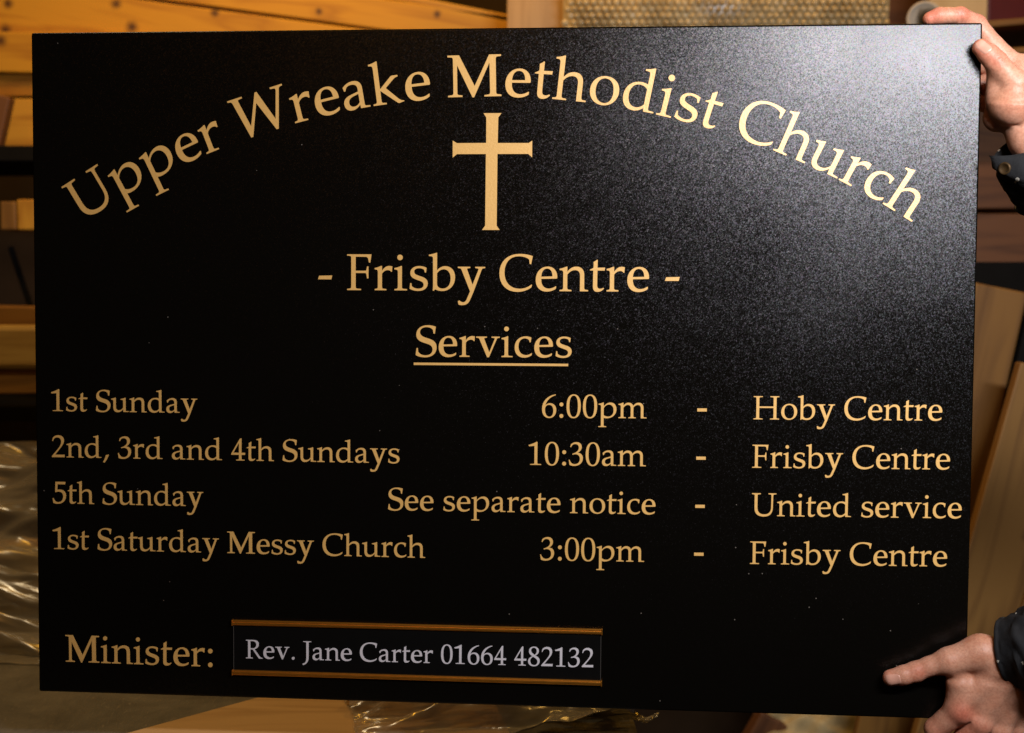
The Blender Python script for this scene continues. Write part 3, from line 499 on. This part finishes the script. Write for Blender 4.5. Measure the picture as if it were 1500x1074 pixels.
UPPER = [
  C('thumb', [(471.2,-9.0,316.0,8.3), (478,-11,309,9.6), (484.6,-12.0,301.6,10.4), (491.5,-13.0,293.0,10.2), (502.3,-12.0,280.2,13)], 4),
  C('thenar', [(503.3,-10.0,280.2,14), (503.5,-6.0,264.3,24)], 5),
  C('web', [(487.5,-5,291,9), (489.5,-1,272,11)], 6),
  C('palm', [(495.4,12.0,252.8,14.5), (508.1,16.0,280.8,20), (520.6,18.0,301.3,14)], 2.2),
  C('wrist', [(512.7,6.0,254.1,19), (521.7,2.0,229.5,19), (550,8.0,196,26), (612,20.0,136,33)], 4),
  C('index', [(427.0,9.0,348.2,6.7), (436,8.5,350.6,7.9), (444.6,9.0,351.0,7.4), (456.1,11.0,351.2,8.2), (475.1,22.0,345.0,9.4), (492.8,21,323,9.4), (514.8,18.0,299.4,12)], 4),
  C('middle', [(522.2,30.0,291.6,12), (495.7,44.0,309.9,9.5), (472.3,44.0,312.1,8.5), (456.4,34.0,304.9,7.5)], 2.5),
  C('ring', [(521.8,32.0,280.6,12), (494.2,46.0,290.0,9.5), (469.5,44.0,291.8,8.5), (454.8,34.0,286.1,7.5)], 2.5),
  C('little', [(517.5,30.0,268.8,11), (493.4,42.0,271.0,8.5), (474.1,40.0,272.1,7.5), (461.3,32.0,268.2,6.8)], 2.5),
]
UPPER_CREASES = [
  ((476,-21,298), (489,-22.5,308), .7, 1.3), ((479,-21.5,295), (492,-22,305), .7, 1.2),
  ((480,-18,284), (489,-26,262), 1.5, 2.0), ((492,-29,262), (515,-29,262), .7, 1.2), ((488,-27,268), (505,-31,259), .8, 1.2), ((492,-27,254), (512,-29,252), .5, 1.1),
  ((480,6,262), (506,-14,240), 1.4, 2.2), ((454,2,352), (456,6,344), .8, 1.4)]
vl, fl = surface_net(LOWER, LOWER_CREASES, (384, -46, -402), (600, 56, -222), 1.15)
vu, fu = surface_net(UPPER, UPPER_CREASES, (412, -44, 96), (632, 62, 366), 1.25)
def signed_volume(V, F):
    a, b, c = V[F[:, 0]], V[F[:, 1]], V[F[:, 2]]; return float((a * np.cross(b, c)).sum())
person = empty("person"); person.matrix_world = BOARD
tag(person, "person in dark paint-flecked work jacket, hands gripping the right side of the sign", "person")
FLUSH = (((396,-9,-299),9,.45), ((424,-20,-290),9,.35), ((464,-24,-328),11,.75), ((484,-22,-341),9,.5), ((470,-15,-352),12,.4), ((448,-8,-350),10,.5), ((412,-10,-303),10,.4),
         ((470,-14,318),9,.5), ((484,-20,303),9,.45), ((428,6,350),11,.65), ((457,6,353),9,.7), ((478,16,350),9,.4), ((502,-28,262),14,.15), ((472,-14,309),9,.4))
hands = []
for V, F in ((vl, fl), (vu, fu)):
    if signed_volume(V, F) < 0: F = F[:, ::-1]
    me = bpy.data.meshes.new("hand"); me.from_pydata((V / 1000).tolist(), [], F.tolist()); me.update()
    at = me.attributes.new("flush", 'FLOAT', 'POINT'); fl_ = np.full(len(V), .10)
    for (x, y, z), r, a in FLUSH: fl_ += a * np.exp(-((V - np.array([x, y, z])) ** 2).sum(1) / (r * r))
    at.data.foreach_set('value', np.clip(fl_, 0, 1).astype(np.float32))
    hands.append(link("hand", me, M_SKIN, person, True))
tag(hands[0], "lower hand, thumb pointing left across the sign's corner"); tag(hands[1], "upper hand, finger along the top edge and thumb on the face")

def nail(tip, base, across, wid, name, chains, creases, owner):
    """a curved nail laid on the skin: marches from the camera side onto the hand"""
    nu, nv = 15, 13; tip = np.array(tip, float); base = np.array(base, float); ax = base - tip
    ac = np.array(across, float); ac /= np.linalg.norm(ac); P = []
    for i in range(nu):
        u = i / (nu - 1)
        wloc = wid * (1 - .10 * u) * math.sqrt(max(0, 1 - (max(0, .32 - u) / .32) ** 2.4 * .95)) * math.sqrt(max(0, 1 - (max(0, u - .72) / .28) ** 2.6 * .80))
        for j in range(nv): P.append(tip + ax * u + ac * (j / (nv - 1) - .5) * wloc)
    P = np.array(P, np.float32); P[:, 1] = -34
    for _ in range(60):
        d = hand_field(P, chains, creases); P[:, 1] += np.maximum(d, 0) * .8
        if d.max() < .03: break
    vs = []
    for i in range(nu):
        for j in range(nv):
            q = P[i * nv + j].copy(); e = min(i, nu - 1 - i, j, nv - 1 - j)
            q[1] -= (-.45 if e == 0 else .38) ; vs.append(q / 1000)
    fs = [(i * nv + j, i * nv + j + 1, (i + 1) * nv + j + 1, (i + 1) * nv + j) for i in range(nu - 1) for j in range(nv - 1)]
    return mesh_from(name, vs, fs, M_NAIL, owner, True)
nail((392.6, 0, -300.4), (406.8, 0, -297.0), (.25, 0, -1), 12.2, "thumbnail", LOWER, [], hands[0])
nail((466.0, 0, 321.0), (476.0, 0, 309.5), (.75, 0, .66), 11.0, "thumbnail", UPPER, [], hands[1])

def fold(x, y, z, s): return noise.noise(Vector((x * s, y * s, z * s)))
def sleeve(name, axis, radii, seed, open_depth=.03, squash=1.0, tilt=None):
    """cloth tube along an axis (mm) with a turned hem, creases and an open cuff"""
    ns, ne = 72, 40; A = [np.array(a, float) for a in axis]
    def at_(t):
        x = t * (len(A) - 1); i = min(int(x), len(A) - 2); f = x - i
        return A[i] * (1 - f) + A[i + 1] * f, radii[i] * (1 - f) + radii[i + 1] * f, A[min(i + 1, len(A) - 1)] - A[i]
    rows = []
    ts = [(.10, -2.6), (.05, -2.3), (.012, -1.8), (0.0, -.9), (0.0, .2), (.006, 1.0), (.016, 1.3), (.028, .5), (.034, .1)] + [(.045 + .955 * i / ne, 0) for i in range(ne + 1)]
    for t, off in ts:
        c, r, d = at_(t); d = d / np.linalg.norm(d)
        up = np.array([0, -1, 0.]) if abs(d[1]) < .9 else np.array([1., 0, 0]); e1 = np.cross(d, up); e1 /= np.linalg.norm(e1); e2 = np.cross(d, e1)
        row = []
        for k in range(ns):
            a = 2 * math.pi * k / ns; ca, sa = math.cos(a), math.sin(a)
            w = min(1, t * 6)
            rr = r + off + 4.2 * fold(ca * 1.3 + seed, sa * 1.3, t * 5, 1.6) * (.35 + w) + 8.0 * w * (abs(fold(ca + seed, sa * .9 + t * 2.2, t * 9, 1.7)) - .2) + .8 * fold(ca * 6, sa * 6, t * 40 + seed, 1)
            row.append(c + (e1 * ca + e2 * sa * squash) * rr + (d * (tilt * ca) if tilt else 0) * max(0, 1 - t * 5))
        rows.append(row)
    vs = [p / 1000 for row in rows for p in row]
    fs = [(i * ns + k, i * ns + (k + 1) % ns, (i + 1) * ns + (k + 1) % ns, (i + 1) * ns + k) for i in range(len(rows) - 1) for k in range(ns)]
    c = len(vs); vs.append(np.mean(rows[-1], axis=0) / 1000)
    fs += [((len(rows) - 1) * ns + k, (len(rows) - 1) * ns + (k + 1) % ns, c) for k in range(ns)]
    bm = bmesh.new(); bv = [bm.verts.new(v) for v in vs]
    for f in fs: bm.faces.new([bv[i] for i in f])
    return bm_obj(name, bm, M_CLOTH, person, True), rows
tag(sleeve("sleeve", [(508, -12, -269), (535, -30, -261), (580, -52, -248), (660, -80, -215), (760, -100, -170)], [32, 42, 46, 50, 56], 3.1)[0], "dark flecked sleeve of the lower arm")
up_s, rows = sleeve("sleeve", [(516, -4, 223), (533, 5, 203), (566, 18, 172), (640, 40, 112), (740, 60, 40)], [33, 37, 41, 47, 54], 8.4, squash=1.0)
tag(up_s, "dark flecked sleeve of the upper arm with an unbuttoned cuff")
# loose corner of the unbuttoned cuff and its button
bm = bmesh.new(); g = []
TOP = [(478.5, -18, 211.5), (496, -33, 208.5), (514, -43, 214)]; BOT = [(482.5, -19, 200), (493, -32, 186), (514, -45, 180)]
def quad_(p, t): return tuple((1 - t) ** 2 * p[0][k] + 2 * t * (1 - t) * p[1][k] + t * t * p[2][k] for k in range(3))
for i in range(9):
    row = []; a_, b_ = quad_(TOP, i / 8), quad_(BOT, i / 8)
    for j in range(7):
        v = j / 6; row.append(bm.verts.new(Vector(tuple(a_[k] * (1 - v) + b_[k] * v + (-2.2 * math.sin(math.pi * v) - 1.1 * math.sin(i * .9 + j) if k == 1 else 0) for k in range(3))) / 1000))
    g.append(row)
for i in range(8):
    for j in range(6): bm.faces.new((g[i][j], g[i + 1][j], g[i + 1][j + 1], g[i][j + 1]))
fo = bm_obj("cuff_flap", bm, M_CLOTH, person, True); m = fo.modifiers.new("thickness", 'SOLIDIFY'); m.thickness = .0022; m.offset = 0
def lathe(name, prof, mat, parent=None, seg=32, axis='Y'):
    bm = bmesh.new(); rings = []
    for r, h in prof:
        ring = []
        for k in range(seg):
            a = 2 * math.pi * k / seg
            p = (r * math.cos(a), h, r * math.sin(a)) if axis == 'Y' else (h, r * math.cos(a), r * math.sin(a)) if axis == 'X' else (r * math.cos(a), r * math.sin(a), h)
            ring.append(bm.verts.new(p))
        rings.append(ring)
    for a, b in zip(rings, rings[1:]):
        for k in range(seg): bm.faces.new((a[k], a[(k + 1) % seg], b[(k + 1) % seg], b[k]))
    if prof[0][0] > 1e-6 and prof[0] != prof[-1]: bm.faces.new(rings[0])
    if prof[-1][0] > 1e-6 and prof[0] != prof[-1]: bm.faces.new(rings[-1])
    bmesh.ops.remove_doubles(bm, verts=bm.verts, dist=1e-6)
    return bm_obj(name, bm, mat, parent, True)
bt = lathe("cuff_button", [(.0001, -.0016), (.0036, -.0019), (.0046, -.0028), (.0056, -.0027), (.0062, -.0015), (.0060, 0), (.0001, 0)], M_BUTTON, person)
bt.location = (.4905, -.0292, .1985); bt.rotation_euler = (.15, .0, -.75)

# ================================================================ bench and what lies on it
bench = empty("workbench", (-.7, 1.6, 0)); tag(bench, "grey-brown workbench with a scuffed dark top behind and below the sign", "workbench")
def mat_top():
    m, nt, b = new_mat("scuffed_bench_top"); v = coords(nt)
    n = N(nt, 'ShaderNodeTexNoise', Scale=9.0, Detail=7.0, Roughness=.7, Distortion=.6); L(nt, v, n.inputs['Vector'])
    r = ramp(nt, [(.3, (.055, .052, .042)), (.7, (.155, .145, .118))], n.outputs[0])
    v2 = coords(nt, (60, 9, 9), rot=(0, 0, .5)); n2 = N(nt, 'ShaderNodeTexNoise', Scale=4.0, Detail=4.0, Distortion=2.5); L(nt, v2, n2.inputs['Vector'])
    r2 = ramp(nt, [(.60, (0, 0, 0)), (.72, (.55, .55, .55))], n2.outputs[0])
    L(nt, mixc(nt, r2.outputs[0], r.outputs[0], (.24, .215, .165)), b.inputs['Base Color'])
    b.inputs['Roughness'].default_value = .62
    bp = N(nt, 'ShaderNodeBump', Strength=.4, Distance=.002); L(nt, n2.outputs[0], bp.inputs['Height']); L(nt, bp.outputs[0], b.inputs['Normal']); return m
box("worktop", (-.02, 0, .929), (1.72, 1.0, .042), mat_top(), bevel=.004, parent=bench)
for x, y in ((-.8, -.42), (.75, -.42), (-.8, .42), (.75, .42)): box("leg", (x, y, .453), (.08, .08, .906), M_PINE_DULL, parent=bench)
box("apron", (-.02, -.44, .86), (1.6, .03, .095), M_PINE_DULL, parent=bench)
# plywood sheet lying askew near the front edge
sh = [(-.49, 1.235), (-.288, 1.430), (-.24, 1.470), (-.02, 1.40), (.02, 1.18), (-.40, 1.12)]
bm = bmesh.new(); lo = [bm.verts.new((x, y, .9505)) for x, y in sh]; hi = [bm.verts.new((x, y, .9595)) for x, y in sh]
bm.faces.new(lo); bm.faces.new(hi)
for i in range(6): bm.faces.new((lo[i], lo[(i + 1) % 6], hi[(i + 1) % 6], hi[i]))
tag(bm_obj("plywood_offcut", bm, M_PLY), "tan plywood offcut lying on the bench under the sign's lower edge", "offcut")

def film(name, c, size, amp, seed, nx=150, ny=110, tilt=(0, 0, 0), dome=0.0, label=None, cat="wrapping film", mat=None, floor=None):
    rnd = random.Random(seed); fl = []
    for _ in range(8):
        a = rnd.gauss(math.pi / 2, .45); fl.append((math.cos(a), math.sin(a), rnd.uniform(-.9, .9), rnd.uniform(.3, 1), rnd.uniform(2.5, 8)))
    E = Euler(tilt).to_matrix(); vs = []
    for j in range(ny):
        for i in range(nx):
            u, v = 2 * i / (nx - 1) - 1, 2 * j / (ny - 1) - 1; h = 0
            wx = u + .16 * noise.noise(Vector((u * 2, v * 2, seed))); wy = v + .16 * noise.noise(Vector((u * 2, v * 2, seed + 9)))
            for cx_, cy_, o_, w_, f_ in fl:
                d = (wx * cx_ + wy * cy_ - o_) * f_; h += w_ * (1 - abs(((d + 1) % 2) - 1)) * math.exp(-abs(d) * .12)
            h = amp * (h / 3 - .5) + amp * .35 * noise.fractal(Vector((u * 2, v * 4, seed)), 1.0, 2.0, 2) + dome * (1 - (u * u + v * v) * .6)
            e = .06 * noise.noise(Vector((math.atan2(v, u) * 2.5, seed, 0)))
            p = E @ Vector((u * size[0] * (1 + e), v * size[1] * (1 + e), h)) + Vector(c)
            if floor is not None and p.z < floor: p.z = floor + .002 * noise.noise(p * 40)
            vs.append(p)
    fs = [(j * nx + i, j * nx + i + 1, (j + 1) * nx + i + 1, (j + 1) * nx + i) for j in range(ny - 1) for i in range(nx - 1)]
    return tag(mesh_from(name, vs, fs, mat or M_FILM, None, True), label, cat)
wrap = box("wrapped_parcel", (-.90, 1.86, .995), (.50, .14, .085), M_PINE_DULL, rot=(0, 0, .1), bevel=.006)
tag(wrap, "brown timber bundle under clear film on the left of the bench", "parcel")
film("wrapping_film", (-.86, 1.78, 1.06), (.34, .19), .075, 11, tilt=(.75, 0, .1), dome=.03, floor=.953, label="crumpled clear plastic film heaped over the brown bundle at the left edge")
film("wrapping_film", (-.84, 1.70, 1.00), (.30, .13), .05, 23, tilt=(.55, .1, -.1), dome=.02, floor=.953, label="low front fold of shiny clear film spilling onto the bench at the left edge")
film("wrapping_film", (-.035, 1.40, .965), (.155, .11), .05, 37, tilt=(.1, -.1, .25), dome=.02, floor=.962, label="crumpled clear film poking out under the sign's lower edge")
# twisted tail of that film
bm = bmesh.new(); prev = None
for i in range(46):
    t = i / 45; c = Vector((.07 + .10 * t, 1.40 - .01 * t, .957 + .006 * math.sin(t * 5) - .012 * t + (.012 * max(0, t - .85) / .15)))
    r = .016 * (1 - t) ** 1.2 + .0016; ring = []
    for k in range(10):
        a = 2 * math.pi * k / 10 + t * 9; rr = r * (1 + .5 * math.sin(3 * a + t * 14)); ring.append(bm.verts.new(c + Vector((0, math.cos(a) * rr, math.sin(a) * rr * .8))))
    if prev:
        for k in range(10): bm.faces.new((prev[k], prev[(k + 1) % 10], ring[(k + 1) % 10], ring[k]))
    prev = ring
tag(bm_obj("film_tail", bm, M_FILM), "twisted end of clear film trailing off the bench below the sign", "wrapping film")

# ================================================================ timber rack on the left
def plank(c, s, rot=(0, 0, 0), mat=M_PINE, label=None, name="pine_plank", cat="plank", bevel=.003, group=None):
    if s[2] > s[0]: s, rot = (s[2], s[1], s[0]), (rot[0], rot[1] + math.pi / 2, rot[2])     # grain runs along the length
    return tag(box(name, c, s, mat, rot, bevel), label, cat, group)
def local_knots(c, deg, pts):
    s, co = math.sin(math.radians(deg)), math.cos(math.radians(deg))
    return [((x - c[0]) * co - (z - c[1]) * s, (x - c[0]) * s + (z - c[1]) * co, r) for x, z, r in pts]
LIGHT_P, DARK_P = (.58, .29, .018), (.40, .17, .008)
plank((-.62, 2.60, 1.957), (1.30, .022, .106), (0, math.radians(7.4), 0), mat=mat_pine("pine_low", LIGHT_P, DARK_P, knots=False, at=local_knots((-.62, 1.957), 7.4, ((-.82, 2.021, .009), (-.787, 1.974, .011), (-.615, 2.003, .008), (-1.043, 2.022, .009), (-1.05, 1.968, .010), (-.48, 1.955, .006)))), label="orange pine plank with dark knots sloping down behind the sign's top left corner")
plank((-.20, 2.60, 1.992), (1.20, .020, .062), (0, math.radians(7.6), 0), mat=mat_pine("pine_high", LIGHT_P, DARK_P, knots=False, at=local_knots((-.20, 1.992), 7.6, ((-.40, 2.006, .0065), (-.155, 2.0, .007)))), label="orange pine plank above the sloping one, ending at the plywood upright")
plank((-.09, 2.60, 2.008), (.40, .020, .016), (0, math.radians(11), 0), label="thin pine lath next to the tall plywood upright")
plank((-1.12, 2.575, 1.921), (.75, .022, .082), (0, math.radians(1.5), 0), mat=mat_pine("pine_edge", LIGHT_P, DARK_P, knots=False, at=((.07, .022, .010), (.05, -.02, .007))), label="pine plank just above the box on the left edge")
plank((-1.10, 2.60, 1.853), (.62, .030, .046), (0, math.radians(-1), 0), mat=mat_pine('amber_pine', (.44, .19, .012), (.3, .11, .006), knots=False), label="narrow darker plank between two bright ones on the left edge")
plank((-1.08, 2.60, 1.778), (.60, .024, .100), (0, 0, 0), label="bright pine plank resting on the dark shelf at the left edge")
rack = empty("timber_rack", (-1.0, 2.7, 0)); tag(rack, "dark steel storage rack loaded with timber on the left", "rack")
for z in (1.700, 1.185): box("shelf", (0, -.08, z), (1.3, .36, .030), M_STEEL, parent=rack)
for x in (-.62, .62): box("upright", (x, -.02, 1.2), (.045, .045, 2.4), M_STEEL, parent=rack)
for x in (-.62, .62): box("upright", (x, .16, 1.2), (.045, .045, 2.4), M_STEEL, parent=rack)
plank((-1.045, 2.47, 1.770), (.085, .03, .105), (0, .25, 0), mat=M_PINE_RED, label="tilted dark brown block end in front of the pine at the left edge", name="timber_block", cat="block")
plank((-.958, 2.38, 1.573), (.030, .06, .054), mat=M_PINE_DULL, label="small brown wood block, left one of a pair above the bench", name="wood_block", cat="block")
plank((-.923, 2.38, 1.575), (.036, .06, .058), mat=M_PINE, label="small orange wood block, right one of a pair above the bench", name="wood_block", cat="block")
tool = empty("hand_saw", (-.93, 2.42, 1.45)); tag(tool, "dark saw with a blue handle hanging in the shadow of the rack", "saw")
box("handle", (.035, 0, -.02), (.03, .02, .09), mat_plain("dark_blue_plastic", (.01, .03, .045), .4), rot=(0, .1, 0), bevel=.006, parent=tool)
box("blade", (-.03, 0, -.01), (.012, .004, .16), M_STEEL, rot=(0, -.3, 0), bevel=.001, parent=tool)
beam1 = plank((-1.10, 2.30, 1.388), (.66, .09, .036), (0, .02, 0), mat=M_PINE_DULL, label="brown timber batten, topmost of the three stacked left of the sign", name="timber_batten", cat="timber")
plank((-1.10, 2.295, 1.328), (.66, .11, .082), (0, .0, 0), mat=mat_pine("yellow_pine", (.42, .28, .08), (.30, .18, .045), knots=False), label="thick yellow timber in the middle of the stack left of the sign", name="timber_beam", cat="timber", bevel=.010)
plank((-1.10, 2.30, 1.262), (.66, .10, .044), (0, -.01, 0), mat=M_PINE_DULL, label="brown timber at the bottom of the stack left of the sign", name="timber_batten", cat="timber")

# ================================================================ middle: plywood upright and bubble wrap
plank((.053, 2.46, 1.4), (.125, .020, 1.5), (0, 0, 0), mat=M_PLY, label="tall pale plywood upright behind the sign's top edge", name="plywood_upright", cat="board")
roll = empty("bubble_wrap_roll", (.41, 2.52, 1.985)); tag(roll, "golden lit roll of bubble wrap behind the top edge of the sign", "bubble wrap")
def mat_bubble():
    m, nt, b = new_mat("bubble_wrap_film"); v = coords(nt); n = N(nt, 'ShaderNodeTexNoise', Scale=14.0, Detail=4.0); L(nt, v, n.inputs['Vector'])
    r = ramp(nt, [(.3, (.34, .24, .10)), (.7, (.78, .62, .33))], n.outputs[0]); L(nt, r.outputs[0], b.inputs['Base Color'])
    b.inputs['Roughness'].default_value = .30; b.inputs['Specular IOR Level'].default_value = .7; b.inputs['Transmission Weight'].default_value = .15; return m
M_BUB = mat_bubble()
lathe("roll_core", [(.134, -.31), (.134, .31)], M_BUB, roll, 48, 'X')
V_, F_ = [], []
cap = [(1.0, 0.0), (.86, .45), (.5, .85)]
for row in range(68):
    a = math.radians(90 + 5 * 0) + row * (.0125 / .146)
    if a > 2 * math.pi + .6: break
    for c_ in range(50):
        x = -.305 + c_ * .0145 + (  .00725 if row % 2 else 0)
        if x > .306: continue
        R_ = .144 + .010 * noise.noise(Vector((x * 7, row * .16, 3))); x += random.uniform(-.0013, .0013) + .004 * noise.noise(Vector((x * 5, row * .2, 9))); nr = Vector((0, math.cos(a), math.sin(a))); tg = Vector((0, -math.sin(a), math.cos(a))); ex = Vector((1, 0, 0))
        base = len(V_); rb = .0067 * random.uniform(.8, 1.08); hb = .0060 * random.uniform(.3, 1.15)
        for rr, hh in cap:
            for k in range(7):
                t = 2 * math.pi * k / 7; V_.append(Vector((x, 0, 0)) + nr * (R_ - .0004 + hb * hh) + (ex * math.cos(t) + tg * math.sin(t)) * rb * rr)
        V_.append(Vector((x, 0, 0)) + nr * (R_ + hb))
        for q in range(2):
            for k in range(7): F_.append((base + q * 7 + k, base + q * 7 + (k + 1) % 7, base + (q + 1) * 7 + (k + 1) % 7, base + (q + 1) * 7 + k))
        for k in range(7): F_.append((base + 14 + k, base + 14 + (k + 1) % 7, base + 21))
tag(mesh_from("bubbles", V_, F_, M_BUB, roll, True), kind='stuff')
box("shelf_board", (.37, 2.55, 1.822), (.64, .36, .024), M_PINE_RED); tag(bpy.data.objects["shelf_board"], "dark shelf carrying the bubble wrap roll", "shelf")

# ================================================================ right: tube, boards, store rack
tube = lathe("cardboard_tube", [(.0235, -.001), (.0235, .40), (.030, .40), (.030, 0), (.029, -.001), (.0235, -.001)], M_CARD, None, 40)
tube.location = (.722, 2.19, 1.908); tube.rotation_euler = (math.radians(6), 0, math.radians(-24))
tag(tube, "open end of a pale grey cardboard tube behind the top right corner of the sign", "tube")
plank((.868, 2.44, 2.21), (.112, .022, .56), (0, 0, 0), mat=mat_pine("pale_board", (.60, .45, .24), (.5, .36, .18), knots=False), label="pale upright board behind the upper hand", name="upright_board", cat="board")
red = box("paint_tin", (1.02, 2.62, 2.03), (.10, .10, .12), M_RED, bevel=.012, seg=3); tag(red, "dark red tin on the shelf at the top right", "tin")
srack = empty("store_shelving", (1.0, 2.6, 0)); tag(srack, "dark brown store shelving behind the right of the sign", "shelving")
for z in (1.955, 1.90): box("shelf", (.10, -.06, z), (.55, .30, .012), M_PINE_DULL, rot=(0, -.08, 0), parent=srack)
box("back_panel", (.05, .14, 1.2), (.80, .02, 2.4), M_PINE_RED, parent=srack)
box("rail", (-.02, -.12, 1.533), (.80, .03, .10), M_PINE_RED, parent=srack)
box("rail", (-.02, -.10, 1.640), (.80, .03, .09), M_PINE_RED, parent=srack)
box("beam", (-.02, -.30, 1.457), (.80, .04, .055), M_STEEL, parent=srack)
for x, y in ((-.36, .10), (.40, -.20)): box("upright", (x, y, 1.2), (.05, .05, 2.4), M_STEEL, parent=srack)
plank((.742, 2.16, .95), (.125, .022, 1.0), (0, math.radians(11.3), 0), mat=M_PINE_DULL, label="brown board leaning behind the middle of the sign's right edge", name="leaning_board", cat="board")
plank((.824, 2.17, .95), (.020, .04, 1.0), (0, math.radians(11.3), 0), mat=M_STEEL, label="thin dark strip added as the shaded gap between the two wide boards", name="gap_shade_strip", cat="strip")  # black strip stands in for the shade in the gap between the boards
plank((.756, 2.0, .82), (.110, .024, 1.00), (0, math.radians(14.2), 0), mat=mat_pine("knotty_board", (.28, .14, .03), (.16, .07, .012), knots=False, at=((-.23, .036, .010),)), label="wide brown board with a knot leaning above the lower hand", name="leaning_board", cat="board")
plank((.885, 2.05, .80), (.100, .024, 1.00), (0, math.radians(14.2), 0), mat=M_PINE_DULL, label="brown board leaning behind the lower sleeve at the right edge", name="leaning_board", cat="board")
film("crumpled_sack", (.64, 2.42, .56), (.16, .12), .05, 53, 60, 50, tilt=(.5, 0, .2), dome=.06, label="pale crumpled sack on the low shelf under the sign's lower right", cat="sack", mat=M_SACK)
lows = box("low_shelf", (.6, 2.45, .40), (.9, .5, .03), M_PINE_RED); tag(lows, "low dark shelf under the right of the sign", "shelf")
plank((.46, 2.36, .50), (.06, .04, .22), (0, .5, 0), mat=M_PINE_RED, label="dark brown offcut standing left of the pale sack", name="timber_offcut", cat="offcut")
plank((.80, 2.30, .50), (.018, .03, .30), (0, 0, 0), mat=mat_pine("lath_pine", (.5, .33, .1), (.4, .25, .07), knots=False), label="thin yellow lath standing by the lower hand", name="lath", cat="lath")
# ---------------------------------------------------------------- room
tag(box("floor", (0, 1.0, -.05), (9, 9, .1), M_FLOOR, bevel=0), kind='structure')
tag(box("wall", (0, 3.45, 1.6), (9, .1, 3.4), M_WALL, bevel=0), kind='structure')
SC.cycles.use_denoising = True
SC.cycles.max_bounces = 8; SC.cycles.transparent_max_bounces = 16
for key_, g_ in (("pine_plank", "pine planks stored in the timber rack"), ("leaning_board", "boards leaning behind the right edge of the sign"), ("wrapping_film", "pieces of crumpled clear wrapping film"), ("film_tail", "pieces of crumpled clear wrapping film"), ("wood_block", "pair of small wood blocks"), ("timber_batten", "timbers stacked left of the sign"), ("timber_beam", "timbers stacked left of the sign")):
    for o in SC.objects:
        if o.parent is None and o.name.split('.')[0] == key_: o['group'] = g_
